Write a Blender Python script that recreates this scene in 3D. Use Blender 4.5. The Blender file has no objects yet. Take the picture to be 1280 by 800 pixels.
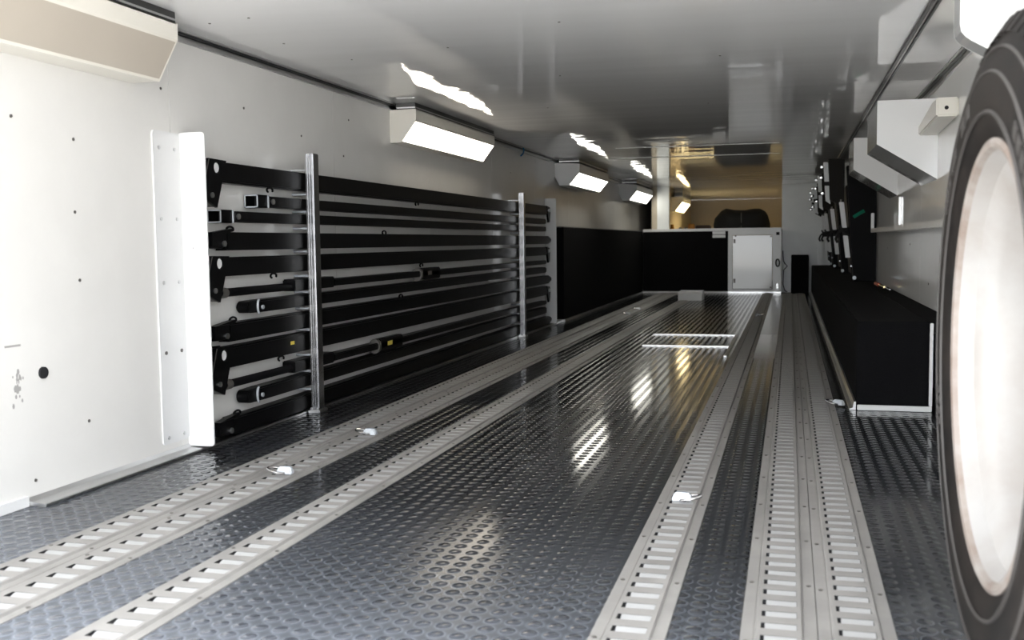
import bpy, bmesh, math, random
import numpy as np
from mathutils import Vector, Matrix
random.seed(7)
C = bpy.context.scene.collection
SC = bpy.context.scene
PI = math.pi

# ---------------------------------------------------------------- camera
cam_d = bpy.data.cameras.new('camera'); cam = bpy.data.objects.new('camera', cam_d); C.objects.link(cam)
cam_d.sensor_width = 36.0; cam_d.lens = 1289.76 / 1280 * 36.0; cam_d.clip_start = 0.02; cam_d.clip_end = 300
YAW, PITCH, ROLL, CAM_H = math.radians(15.09), math.radians(4.313), math.radians(-0.663), 0.6649
fw = Vector((-math.sin(YAW) * math.cos(PITCH), math.cos(YAW) * math.cos(PITCH), -math.sin(PITCH)))
rt0 = Vector((math.cos(YAW), math.sin(YAW), 0)); up0 = rt0.cross(fw)
rt = math.cos(ROLL) * rt0 + math.sin(ROLL) * up0; up = -math.sin(ROLL) * rt0 + math.cos(ROLL) * up0
M = Matrix((rt, up, -fw)).transposed().to_4x4(); M.translation = (0, 0, CAM_H)
cam.matrix_world = M
cam_d.dof.use_dof = True; cam_d.dof.focus_distance = 4.2; cam_d.dof.aperture_fstop = 5.6
SC.camera = cam
# ---------------------------------------------------------------- sky, exposure
SKY = 7.6
w = bpy.data.worlds.new('sky'); SC.world = w; w.use_nodes = True
bg = w.node_tree.nodes['Background']; bg.inputs['Color'].default_value = (0.93, 0.965, 1.0, 1); bg.inputs['Strength'].default_value = SKY
vs = SC.view_settings; vs.view_transform = 'Standard'; vs.look = 'None'; vs.gamma = 1.0; vs.use_curve_mapping = False; vs.exposure = 0.0
LAMP = 8.0
sun_d = bpy.data.lights.new('sun', 'SUN'); sun = bpy.data.objects.new('sun', sun_d); C.objects.link(sun)   # high ahead of the trailer: lights the yard behind it
sun_d.energy = 30.0; sun_d.angle = math.radians(2); sun_d.color = (1.0, 0.96, 0.90)
sun.rotation_euler = Vector((-0.35, -0.60, -1.0)).to_track_quat('-Z', 'Y').to_euler()

# ---------------------------------------------------------------- materials
def nodes_of(m): return m.node_tree.nodes, m.node_tree.links
def mat(name, col, rough=0.5, metal=0.0, var=0.0, scale=8.0, bump=0.0, bscale=60.0, spec=0.5, coat=0.0, stretch=(1, 1, 1), col2=None, rvar=0.0, bdet=3):
    m = bpy.data.materials.new(name); m.use_nodes = True
    n, l = nodes_of(m); b = n['Principled BSDF']
    b.inputs['Base Color'].default_value = (*col, 1); b.inputs['Roughness'].default_value = rough
    b.inputs['Metallic'].default_value = metal; b.inputs['Specular IOR Level'].default_value = spec
    if coat: b.inputs['Coat Weight'].default_value = coat; b.inputs['Coat Roughness'].default_value = 0.05
    tc = n.new('ShaderNodeTexCoord'); mp = n.new('ShaderNodeMapping'); mp.inputs['Scale'].default_value = stretch
    l.new(tc.outputs['Object'], mp.inputs['Vector'])
    if var or rvar:
        t = n.new('ShaderNodeTexNoise'); t.inputs['Scale'].default_value = scale; t.inputs['Detail'].default_value = 6; t.inputs['Roughness'].default_value = 0.62
        l.new(mp.outputs[0], t.inputs['Vector'])
        if var:
            r = n.new('ShaderNodeValToRGB'); r.color_ramp.elements[0].position = 0.36; r.color_ramp.elements[1].position = 0.66
            c2 = col2 or tuple(max(0, c * (1 - var)) for c in col)
            r.color_ramp.elements[0].color = (*c2, 1); r.color_ramp.elements[1].color = (*col, 1)
            l.new(t.outputs['Fac'], r.inputs['Fac']); l.new(r.outputs['Color'], b.inputs['Base Color'])
        if rvar:
            mr = n.new('ShaderNodeMapRange'); mr.inputs['From Min'].default_value = 0.3; mr.inputs['From Max'].default_value = 0.7
            mr.inputs['To Min'].default_value = rough; mr.inputs['To Max'].default_value = rough + rvar
            l.new(t.outputs['Fac'], mr.inputs['Value']); l.new(mr.outputs[0], b.inputs['Roughness'])
    if bump:
        t2 = n.new('ShaderNodeTexNoise'); t2.inputs['Scale'].default_value = bscale; t2.inputs['Detail'].default_value = bdet
        l.new(mp.outputs[0], t2.inputs['Vector'])
        bp = n.new('ShaderNodeBump'); bp.inputs['Strength'].default_value = bump; bp.inputs['Distance'].default_value = 0.01
        l.new(t2.outputs['Fac'], bp.inputs['Height']); l.new(bp.outputs[0], b.inputs['Normal'])
    return m
def glow(name, col, strength):
    m = bpy.data.materials.new(name); m.use_nodes = True; n, l = nodes_of(m); b = n['Principled BSDF']
    b.inputs['Base Color'].default_value = (0.85, 0.83, 0.78, 1); b.inputs['Roughness'].default_value = 0.4
    b.inputs['Emission Color'].default_value = (*col, 1); b.inputs['Emission Strength'].default_value = strength
    return m

m_wall = mat('white_wall_paint', (0.735, 0.722, 0.70), 0.22, var=0.05, scale=3.0, bump=0.03, bscale=4.0)
m_wall_r = mat('gloss_white_wall', (0.93, 0.93, 0.92), 0.10, spec=0.3, var=0.04, scale=2.0, bump=0.02, bscale=3.0)
m_ceiling = mat('gloss_white_ceiling', (0.86, 0.86, 0.865), 0.02, bump=0.16, bscale=2.6, stretch=(0.3, 2.4, 1), rvar=0.02, scale=3.0, bdet=0.6)
m_trim = mat('dark_metal_trim', (0.06, 0.06, 0.06), 0.35, 0.6)
m_alu = mat('brushed_aluminium', (0.62, 0.62, 0.62), 0.3, 1.0, var=0.15, scale=30, stretch=(1, 0.05, 1))
m_chrome = mat('chrome', (0.82, 0.82, 0.84), 0.12, 1.0)
m_post = mat('satin_chrome', (0.46, 0.46, 0.47), 0.22, 1.0, var=0.12, scale=25)
m_white = mat('white_powder_coat', (0.72, 0.72, 0.72), 0.25, var=0.04, scale=6)
m_gloss = mat('gloss_white_plastic', (0.90, 0.90, 0.90), 0.08)
m_cream = mat('cream_light_housing', (0.78, 0.75, 0.68), 0.35)
m_diff_off = mat('unlit_diffuser', (0.50, 0.45, 0.385), 0.45, var=0.06, scale=2)
m_black = mat('black_painted_steel', (0.004, 0.004, 0.0045), 0.36, spec=0.10, var=0.4, scale=14, bump=0.02)
m_carpet = mat('black_carpet', (0.007, 0.007, 0.008), 0.95, var=0.3, scale=120, bump=0.6, bscale=400, spec=0.1)
m_board = mat('black_laminate', (0.004, 0.004, 0.005), 0.55, spec=0.1, var=0.3, scale=6)
m_strap = mat('black_webbing', (0.012, 0.012, 0.012), 0.8)
m_track = mat('dusty_grey_track', (0.315, 0.303, 0.29), 0.45, 0.1, var=0.22, scale=7, rvar=0.15)
m_rung = mat('bright_zinc', (0.36, 0.36, 0.36), 0.45, 0.1)
m_dark = mat('dark_void', (0.01, 0.01, 0.012), 0.8)
m_rivet = mat('dull_fastener', (0.16, 0.15, 0.14), 0.45, 0.6)
m_blue = mat('blue_plastic', (0.02, 0.16, 0.36), 0.4)
m_green = mat('green_webbing', (0.0, 0.22, 0.12), 0.7)
m_red = mat('red_fitting', (0.62, 0.06, 0.02), 0.35)
m_brass = mat('brass', (0.75, 0.62, 0.36), 0.25, 1.0)
m_greywall = mat('grey_panel', (0.80, 0.82, 0.82), 0.3, var=0.08, scale=3)
m_beige = mat('beige_panel', (0.62, 0.54, 0.42), 0.4, var=0.08, scale=2)
m_orange = mat('orange_plastic', (0.85, 0.36, 0.03), 0.5)
m_brown = mat('brown_case', (0.05, 0.022, 0.012), 0.6)
m_yellowtag = mat('yellow_sticker', (0.75, 0.60, 0.10), 0.5)
m_ring = mat('pale_zinc_ring', (0.55, 0.58, 0.62), 0.25, 0.3)
m_rubber = mat('tyre_rubber', (0.006, 0.0056, 0.0055), 0.6, spec=0.18, var=0.35, scale=9, col2=(0.017, 0.014, 0.0125))
m_tyremark = mat('tyre_ochre_stain', (0.22, 0.16, 0.07), 0.7, var=0.4, scale=20)
m_letter = mat('scuffed_tyre_lettering', (0.040, 0.036, 0.034), 0.6)
m_rim = mat('white_wheel_paint', (0.37, 0.36, 0.352), 0.38, var=0.3, scale=5, col2=(0.31, 0.285, 0.265))
m_lip = mat('chipped_wheel_lip', (0.33, 0.305, 0.285), 0.42, var=0.5, scale=11, col2=(0.21, 0.165, 0.14))
m_stain = mat('grey_scuff', (0.33, 0.32, 0.31), 0.5)
m_ground = mat('pale_concrete_yard', (0.55, 0.54, 0.52), 0.85, var=0.15, scale=1.5)
m_amber = glow('amber_lens', (1.0, 0.5, 0.05), 1.0)

# floor rubber: black sheet with rows of round studs, pale dust caught round each stud
PX, PY, RX, RY = 0.0385, 0.0415, 0.0143, 0.0156
def rubber(name, base, dust, ringed, spec):
    m = mat(name, base, 0.14)
    n, l = nodes_of(m); b = n['Principled BSDF']; b.inputs['Specular IOR Level'].default_value = spec
    tc = n.new('ShaderNodeTexCoord')
    def op(o, a, bb=None):
        q = n.new('ShaderNodeMath'); q.operation = o
        for i, v in enumerate((a, bb)):
            if v is None: continue
            if isinstance(v, (int, float)): q.inputs[i].default_value = v
            else: l.new(v, q.inputs[i])
        return q.outputs[0]
    def noise(sc, det=6):
        t = n.new('ShaderNodeTexNoise'); t.inputs['Scale'].default_value = sc; t.inputs['Detail'].default_value = det; t.inputs['Roughness'].default_value = 0.65
        l.new(tc.outputs['Object'], t.inputs['Vector']); return t.outputs['Fac']
    def ramp(v, a0, a1):
        h = n.new('ShaderNodeMapRange'); h.inputs['From Min'].default_value = a0; h.inputs['From Max'].default_value = a1; l.new(v, h.inputs['Value']); return h.outputs[0]
    grime = op('MULTIPLY', ramp(noise(2.6), 0.34, 0.66), 0.55); fine = ramp(noise(55.0, 4), 0.35, 0.75)
    dirt = op('ADD', grime, op('MULTIPLY', fine, 0.30))
    sepd = n.new('ShaderNodeSeparateXYZ'); l.new(tc.outputs['Object'], sepd.inputs[0])
    tread = op('ADD', op('ADD', sepd.outputs['Y'], op('MULTIPLY', noise(1.3, 4), 1.1)), op('MULTIPLY', sepd.outputs['X'], 0.35))   # paler towards the rear opening and the left side, darker further in
    near = op('SUBTRACT', 1.0, ramp(tread, 1.5, 2.75)); fade = op('ADD', op('MULTIPLY', near, 0.88), 0.12)
    dirt = op('MULTIPLY', op('ADD', dirt, op('MULTIPLY', near, 0.62)), fade)
    rough = op('ADD', op('MULTIPLY', dirt, 0.10), 0.09)
    if ringed:
        sep = n.new('ShaderNodeSeparateXYZ'); l.new(tc.outputs['Object'], sep.inputs[0])
        def axis(o, p, r):
            f = op('SUBTRACT', op('FRACT', op('ADD', op('DIVIDE', o, p), 0.5)), 0.5); q = op('MULTIPLY', f, p / r); return op('MULTIPLY', q, q)
        d = op('SQRT', op('ADD', axis(sep.outputs['X'], PX, RX), axis(sep.outputs['Y'], PY, RY)))
        ring_ = op('SUBTRACT', 1.0, ramp(d, 1.02, 1.40))
        dirt = op('ADD', op('MULTIPLY', dirt, 0.45), op('MULTIPLY', op('MULTIPLY', ring_, 0.62), fade))
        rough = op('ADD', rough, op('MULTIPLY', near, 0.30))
    l.new(rough, b.inputs['Roughness'])
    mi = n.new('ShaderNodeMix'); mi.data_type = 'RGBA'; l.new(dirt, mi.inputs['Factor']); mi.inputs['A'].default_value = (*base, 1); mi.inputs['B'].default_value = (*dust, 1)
    l.new(mi.outputs['Result'], b.inputs['Base Color'])
    return m
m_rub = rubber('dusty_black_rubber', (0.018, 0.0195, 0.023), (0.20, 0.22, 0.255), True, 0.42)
m_rubfar = rubber('far_black_rubber', (0.015, 0.016, 0.019), (0.20, 0.22, 0.255), True, 0.85)
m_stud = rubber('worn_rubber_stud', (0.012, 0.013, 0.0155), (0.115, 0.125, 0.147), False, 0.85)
m_plate = mat('worn_grey_floor_plate', (0.09, 0.09, 0.086), 0.16, 0.2, var=0.3, scale=9)

# ---------------------------------------------------------------- mesh helpers
class MB:
    def __init__(s): s.v = []; s.f = []; s.mi = []; s.mats = []
    def add(s, vs, fs, m):
        if m not in s.mats: s.mats.append(m)
        k = s.mats.index(m); o = len(s.v); s.v += [tuple(p) for p in vs]
        for f in fs: s.f.append([i + o for i in f]); s.mi.append(k)
        return s
    def box(s, a, b, m):
        (x0, y0, z0), (x1, y1, z1) = a, b
        x0, x1 = sorted((x0, x1)); y0, y1 = sorted((y0, y1)); z0, z1 = sorted((z0, z1))
        return s.add([(x0, y0, z0), (x1, y0, z0), (x1, y1, z0), (x0, y1, z0), (x0, y0, z1), (x1, y0, z1), (x1, y1, z1), (x0, y1, z1)],
                     [(0, 3, 2, 1), (4, 5, 6, 7), (0, 1, 5, 4), (1, 2, 6, 5), (2, 3, 7, 6), (3, 0, 4, 7)], m)
    def prism(s, poly, axis, a, b, m):
        """poly: 2-D outline, extruded along axis (0=x over (y,z), 1=y over (x,z), 2=z over (x,y)) from a to b."""
        def p(q, t): return {0: (t, q[0], q[1]), 1: (q[0], t, q[1]), 2: (q[0], q[1], t)}[axis]
        n = len(poly); vs = [p(q, a) for q in poly] + [p(q, b) for q in poly]
        fs = [list(range(n))[::-1], list(range(n, 2 * n))] + [(i, (i + 1) % n, n + (i + 1) % n, n + i) for i in range(n)]
        return s.add(vs, fs, m)
    def cyl(s, p0, p1, r, m, n=14, r2=None, cap=True):
        p0, p1 = Vector(p0), Vector(p1); d = (p1 - p0).normalized(); r2 = r if r2 is None else r2
        a = d.orthogonal().normalized(); b = d.cross(a); vs = []
        for P, R in ((p0, r), (p1, r2)):
            for i in range(n):
                t = 2 * PI * i / n; vs.append(P + (a * math.cos(t) + b * math.sin(t)) * R)
        fs = [(i, (i + 1) % n, n + (i + 1) % n, n + i) for i in range(n)]
        if cap: fs += [list(range(n))[::-1], list(range(n, 2 * n))]
        return s.add(vs, fs, m)
    def tube(s, pts, r, m, n=8, closed=False):
        pts = [Vector(p) for p in pts]; N = len(pts); vs = []; prev = None
        for i, P in enumerate(pts):
            t = (pts[(i + 1) % N] - pts[i - 1]) if (closed or 0 < i < N - 1) else (pts[1] - pts[0] if i == 0 else pts[-1] - pts[-2])
            t.normalize(); a = (prev - t * prev.dot(t)) if prev is not None else t.orthogonal()
            a.normalize(); prev = a; b = t.cross(a)
            vs += [P + (a * math.cos(2 * PI * k / n) + b * math.sin(2 * PI * k / n)) * r for k in range(n)]
        fs = []
        for i in range(N if closed else N - 1):
            j = (i + 1) % N
            fs += [(i * n + k, i * n + (k + 1) % n, j * n + (k + 1) % n, j * n + k) for k in range(n)]
        if not closed: fs += [list(range(n))[::-1], list(range((N - 1) * n, N * n))]
        return s.add(vs, fs, m)
    def lathe(s, prof, centre, m, n=64, axis='x', closed=False):
        """prof: (offset along axis, radius)."""
        cx, cy, cz = centre; vs = []
        for i in range(n):
            t = 2 * PI * i / n
            for (o, r) in prof:
                if axis == 'x': vs.append((cx + o, cy + r * math.cos(t), cz + r * math.sin(t)))
                else: vs.append((cx + r * math.cos(t), cy + r * math.sin(t), cz + o))
        k = len(prof); fs = []
        for i in range(n):
            j = (i + 1) % n
            for q in range(k if closed else k - 1):
                q2 = (q + 1) % k; fs.append((i * k + q, i * k + q2, j * k + q2, j * k + q))
        return s.add(vs, fs, m)
    def holed(s, poly, hole, r, axis, a, b, m, n=40):
        """plate with outline poly and a round hole, thickness a..b along axis."""
        hx, hy = hole; outer = []; inner = []; angs = sorted([2 * PI * i / n for i in range(n)] + [math.atan2(q[1] - hy, q[0] - hx) % (2 * PI) for q in poly])
        for t in angs:
            dx, dy = math.cos(t), math.sin(t); best = None
            for i in range(len(poly)):
                (ax, ay), (bx, by) = poly[i], poly[(i + 1) % len(poly)]
                ex, ey = bx - ax, by - ay; den = dx * ey - dy * ex
                if abs(den) < 1e-12: continue
                u = ((ax - hx) * ey - (ay - hy) * ex) / den; q = ((ax - hx) * dy - (ay - hy) * dx) / den
                if u > 0 and -1e-6 <= q <= 1 + 1e-6 and (best is None or u < best): best = u
            outer.append((hx + dx * best, hy + dy * best)); inner.append((hx + dx * r, hy + dy * r))
        def p(q, t): return {0: (t, q[0], q[1]), 1: (q[0], t, q[1]), 2: (q[0], q[1], t)}[axis]
        k = len(angs); vs = [p(q, a) for q in outer] + [p(q, a) for q in inner] + [p(q, b) for q in outer] + [p(q, b) for q in inner]
        fs = []
        for i in range(k):
            j = (i + 1) % k
            fs += [(i, j, k + j, k + i), (2 * k + i, 3 * k + i, 3 * k + j, 2 * k + j), (i, 2 * k + i, 2 * k + j, j), (k + i, k + j, 3 * k + j, 3 * k + i)]
        return s.add(vs, fs, m)
    def build(s, name, parent=None, smooth=False, bevel=0.0, recalc=True):
        me = bpy.data.meshes.new(name); me.from_pydata(s.v, [], s.f)
        for m in s.mats: me.materials.append(m)
        me.polygons.foreach_set('material_index', s.mi)
        if recalc or bevel:
            bm = bmesh.new(); bm.from_mesh(me)
            if bevel:
                bmesh.ops.bevel(bm, geom=[e for e in bm.edges if e.is_manifold and e.calc_face_angle(0) > 0.5], offset=bevel, segments=2, affect='EDGES', clamp_overlap=True)
            bmesh.ops.recalc_face_normals(bm, faces=bm.faces); bm.to_mesh(me); bm.free()
        if smooth:
            me.polygons.foreach_set('use_smooth', [True] * len(me.polygons)); me.set_sharp_from_angle(angle=math.radians(38))
        o = bpy.data.objects.new(name, me); C.objects.link(o)
        if parent is not None: put(o, parent)
        return o
def put(o, parent):
    o.parent = parent
    o.matrix_parent_inverse = Matrix.Translation(-Vector(parent.location)) if parent.type == 'EMPTY' else Matrix()
def thing(name, label, cat, loc=(0, 0, 0), group=None):
    o = bpy.data.objects.new(name, None); C.objects.link(o); o.location = loc; o.empty_display_size = 0.05
    return tag(o, label, cat, group)
def tag(o, label=None, cat=None, group=None, kind=None):
    if label: o['label'] = label
    if cat: o['category'] = cat
    if group: o['group'] = group
    if kind: o['kind'] = kind
    return o
def struct(mb, name, parent=None, **k):
    o = mb.build(name, parent, **k)
    if parent is None: o['kind'] = 'structure'
    return o
def dup(o, parent=None, delta=(0, 0, 0), label=None):
    c = o.copy(); C.objects.link(c)
    if parent is None: c.location = Vector(o.location) + Vector(delta)
    else: c.parent = parent; c.matrix_parent_inverse = o.matrix_parent_inverse.copy()
    if label: c['label'] = label
    for ch in list(o.children): dup(ch, c)
    return c

XL, XR, ZC = -1.895, 0.62, 1.347       # inner faces of the trailer
YO, YF, YB = 1.05, 13.12, 18.0          # rear opening, riser to the raised deck, far end
DECK = 0.785

# ================================================================ large structure
# outdoors behind the open rear door
struct(MB().add([(-40, -60, -0.95), (40, -60, -0.95), (40, 25, -0.95), (-40, 25, -0.95)], [(0, 1, 2, 3)], m_ground), 'ground')

# floor: sub-base and the rubber panels between the tracks
TW = 0.126
TRACKS = dict(D2=-1.598, D=-1.470, E=-1.186, A=-0.322, B=-0.076, C=0.0515)
floor = struct(MB().box((XL - 0.06, YO, -0.12), (XR + 0.06, YB, -0.032), m_dark), 'floor')
edges = [XL] + sum([[x, x + TW] for x in TRACKS.values()], []) + [XR]
strips = [(edges[i], edges[i + 1]) for i in range(0, len(edges), 2) if edges[i + 1] - edges[i] > 0.01]
seams = [YO] + [(k + .5) * PY for k in (52, 99, 178, 250)] + [YF]
for (xa, xb) in strips:
    for ya, yb in zip(seams[:-1], seams[1:]):
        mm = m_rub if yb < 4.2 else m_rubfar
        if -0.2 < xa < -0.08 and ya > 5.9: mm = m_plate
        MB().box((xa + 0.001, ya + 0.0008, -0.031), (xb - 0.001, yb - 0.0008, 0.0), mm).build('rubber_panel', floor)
def studs(name, ya, yb, nseg, top):
    pos = []; lim = []
    for (xa, xb) in strips:
        i0, i1 = int(math.floor(xa / PX)) - 1, int(math.ceil(xb / PX)) + 1
        j0, j1 = int(math.floor(ya / PY)), int(math.ceil(yb / PY))
        for j in range(j0, j1):
            for i in range(i0, i1):
                x, y = i * PX, j * PY
                if xa - RX * .4 < x < xb + RX * .4 and ya < y < yb and not (-0.2 < xa < -0.08 and y > 5.9): pos.append((x, y)); lim.append((xa + .0015, xb - .0015))
    pos = np.array(pos); N = len(pos); a = np.arange(nseg) * 2 * PI / nseg
    ring = np.stack([np.cos(a), np.sin(a)], 1)
    V = np.zeros((N, 2 * nseg, 3))
    V[:, :nseg, :2] = pos[:, None] + ring * (RX, RY); V[:, :nseg, 2] = 0.0002
    V[:, nseg:, :2] = pos[:, None] + ring * (RX * .9, RY * .9); V[:, nseg:, 2] = top
    lim = np.array(lim); V[:, :, 0] = np.clip(V[:, :, 0], lim[:, :1], lim[:, 1:])   # studs cut off at a panel's edge
    sides = np.array([[i, (i + 1) % nseg, nseg + (i + 1) % nseg, nseg + i] for i in range(nseg)])
    base = (np.arange(N) * 2 * nseg)[:, None]
    loops = np.concatenate([(base[:, :, None] + sides[None]).reshape(N, -1), base + np.arange(nseg, 2 * nseg)[None]], 1).ravel()
    per = [4] * nseg + [nseg]; tot = np.tile(per, N); start = np.concatenate([[0], np.cumsum(tot)[:-1]])
    me = bpy.data.meshes.new(name); me.vertices.add(N * 2 * nseg); me.vertices.foreach_set('co', V.ravel())
    me.loops.add(len(loops)); me.loops.foreach_set('vertex_index', loops.astype(np.int32))
    me.polygons.add(len(tot)); me.polygons.foreach_set('loop_start', start.astype(np.int32)); me.polygons.foreach_set('loop_total', tot.astype(np.int32))
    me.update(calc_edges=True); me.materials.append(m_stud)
    o = bpy.data.objects.new(name, me); C.objects.link(o); put(o, floor); o['kind'] = 'stuff'
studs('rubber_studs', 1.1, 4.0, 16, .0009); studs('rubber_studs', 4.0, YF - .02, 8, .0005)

# left wall: sheathing in panels with open seams, dark fasteners and scuffs
wl = struct(MB().box((XL - 0.05, YO, -0.1), (XL - 0.006, YB, ZC + 0.05), m_wall), 'wall_left')
wy = [YO, 1.72, 2.905, 4.12, 5.34, 6.56, 7.78, 9.0, 10.22, 11.44, 12.66, 13.9]
for a, b in zip(wy[:-1], wy[1:]): MB().box((XL - 0.006, a + 0.0012, 0.0), (XL, b - 0.0012, ZC), m_wall).build('wall_panel', wl)
for (y, z) in [(2.435, .761), (2.209, .996), (2.441, .959), (2.86, 1.154), (3.367, 1.155), (2.443, .574), (3.816, 1.099), (4.282, 1.213), (2.457, .179), (2.237, .06), (4.22, 1.05), (7.03, 1.15)]:
    MB().cyl((XL, y, z), (XL + 0.0025, y, z), 0.0045, m_rivet, 8).build('rivet', wl)
MB().cyl((XL, 2.281, .337), (XL + 0.006, 2.281, .337), 0.016, m_dark, 14).build('hole_plug', wl, smooth=True)
MB().box((XL, 2.15, .415), (XL + 0.001, 2.205, .420), m_stain).build('scuff', wl)
sc = MB()
for k in range(26):
    y, z = random.gauss(2.19, .010), random.gauss(.32, .022); r = random.uniform(.002, .006)
    sc.prism([(y + r * math.cos(t) * .8, z + r * math.sin(t) * 1.4) for t in np.linspace(0, 2 * PI, 7)[:-1]], 0, XL, XL + 0.0004 + k * 1e-5, m_stain)
sc.build('scuff', wl)
# right wall and the closing partitions
wr = struct(MB().box((XR + 0.006, YO, -0.1), (XR + 0.05, YB, ZC + 0.05), m_wall_r), 'wall_right')
wy2 = [YO, 3.0, 5.44, 7.88, 10.32, 13.3]
for a, b in zip(wy2[:-1], wy2[1:]): MB().box((XR, a + 0.001, 0.0), (XR + 0.006, b - 0.001, ZC), m_wall_r).build('wall_panel', wr)
for (y, z) in [(3.0, 1.25), (5.9, .63), (5.1, .45), (7.2, .6)]:
    MB().cyl((XR, y, z), (XR - 0.0025, y, z), 0.005, m_rivet, 8).build('rivet', wr)
ce = struct(MB().box((XL - 0.05, YO, ZC), (XR + 0.05, YB, ZC + 0.04), m_ceiling), 'ceiling')
for (x, y) in [(-1.73, 2.884), (-1.578, 2.851), (-1.666, 3.244), (-1.574, 3.601), (-1.162, 3.49), (-.921, 4.219), (-.257, 3.962), (-.7, 3.2), (-1.2, 5.2), (-.4, 5.3)]:
    MB().cyl((x, y, ZC), (x, y, ZC - 0.002), 0.004, m_rivet, 8).build('rivet', ce)
for y, xa, xb in ((7.62, -1.25, -.078), (8.55, -1.45, -.082)):
    MB().box((xa, y - .007, ZC - 0.0035), (xb, y + .007, ZC - 0.0005), m_greywall).build('seam_strip', ce)
# grey partition right of the raised deck, the jamb left of it, the lit compartment behind
struct(MB().box((-0.100, 13.30, 0.0), (XR, 13.36, ZC - 0.001), m_greywall), 'wall_front')
struct(MB().box((-1.64, 13.25, DECK + .02), (-1.49, 13.33, ZC - 0.001), m_greywall), 'trim_1')
struct(MB().box((-1.72, 13.33, DECK), (-1.64, YB - .05, ZC - .001), m_beige), 'wall_compartment_left')
struct(MB().box((-0.100, 13.36, DECK), (-0.05, YB - .05, ZC - .001), m_beige), 'wall_compartment_right')
struct(MB().box((XL - .05, YB - .05, -.1), (XR + .05, YB, ZC - .001), m_beige), 'wall_back')
deck = struct(MB().box((-1.80, YF + .02, DECK - .03), (-0.104, YB - .05, DECK), m_greywall), 'floor_raised_deck')
struct(MB().box((-1.80, YF - .03, DECK - .012), (-0.100, YF + .019, DECK + .022), m_white), 'trim_2', bevel=.004)

# dark channels where the walls meet the ceiling
def channel(name, x, sgn, ya, yb):
    mb = MB(); z = ZC - .0006
    mb.box((x, ya, z - .012), (x + sgn * .022, yb, z), m_trim); mb.box((x, ya, z - .030), (x + sgn * .010, yb, z - .013), m_alu)
    mb.box((x + sgn * .0225, ya, z - .006), (x + sgn * .030, yb, z), m_alu)
    return struct(mb, name)
channel('trim_3', XL + .0004, 1, YO, 13.2); channel('trim_4', XR - .0004, -1, YO, 13.28)
mb = MB().box((.384, YO, ZC - .010), (.394, 13.28, ZC - .0006), m_trim).box((.394, YO, ZC - .005), (.404, 13.28, ZC - .0006), m_alu).box((.404, YO, ZC - .010), (.412, 13.28, ZC - .0006), m_trim)
struct(mb, 'trim_5')
struct(MB().prism([(XL + .0004, .0012), (-1.836, .0012), (-1.836, .008), (-1.845, .010), (XL + .012, .012), (XL + .0004, .022)], 1, 2.20, 8.36, m_alu), 'baseboard_left', bevel=.0015)
struct(MB().box((XL + .0004, YO, .0012), (XL + .010, 2.199, .028), m_white), 'baseboard_left')

# ================================================================ logistic tracks in the floor
PITCH_S, SL0, SL1, SLEN = 0.0584, 0.033, 0.093, 0.026
Y0T, NT = 1.30, 201
RUNG_Y = 4.3
def rung_geo(mb, x, y):
    # curved bright tongue behind each slot: from the far lip down towards the near lip
    ys = [SLEN - .0005, SLEN * .80, SLEN * .5, SLEN * .22]; zs = [.0062, .0054, .0032, -.0015]
    xa, xb = x + SL0 + .0065, x + SL1 - .0005
    vs = [(xa, y + a, z) for a, z in zip(ys, zs)] + [(xb, y + a, z) for a, z in zip(ys, zs)]
    vs += [(q[0], q[1], q[2] - .003) for q in vs]
    fs = [(i, i + 1, 5 + i, 4 + i) for i in range(3)] + [(8 + i, 12 + i, 13 + i, 9 + i) for i in range(3)]
    fs += [(3, 11, 15, 7), (0, 4, 12, 8)] + [(i, 8 + i, 9 + i, i + 1) for i in range(3)] + [(4 + i, 5 + i, 13 + i, 12 + i) for i in range(3)]
    mb.add(vs, fs, m_rung)
rung_me = None
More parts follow.
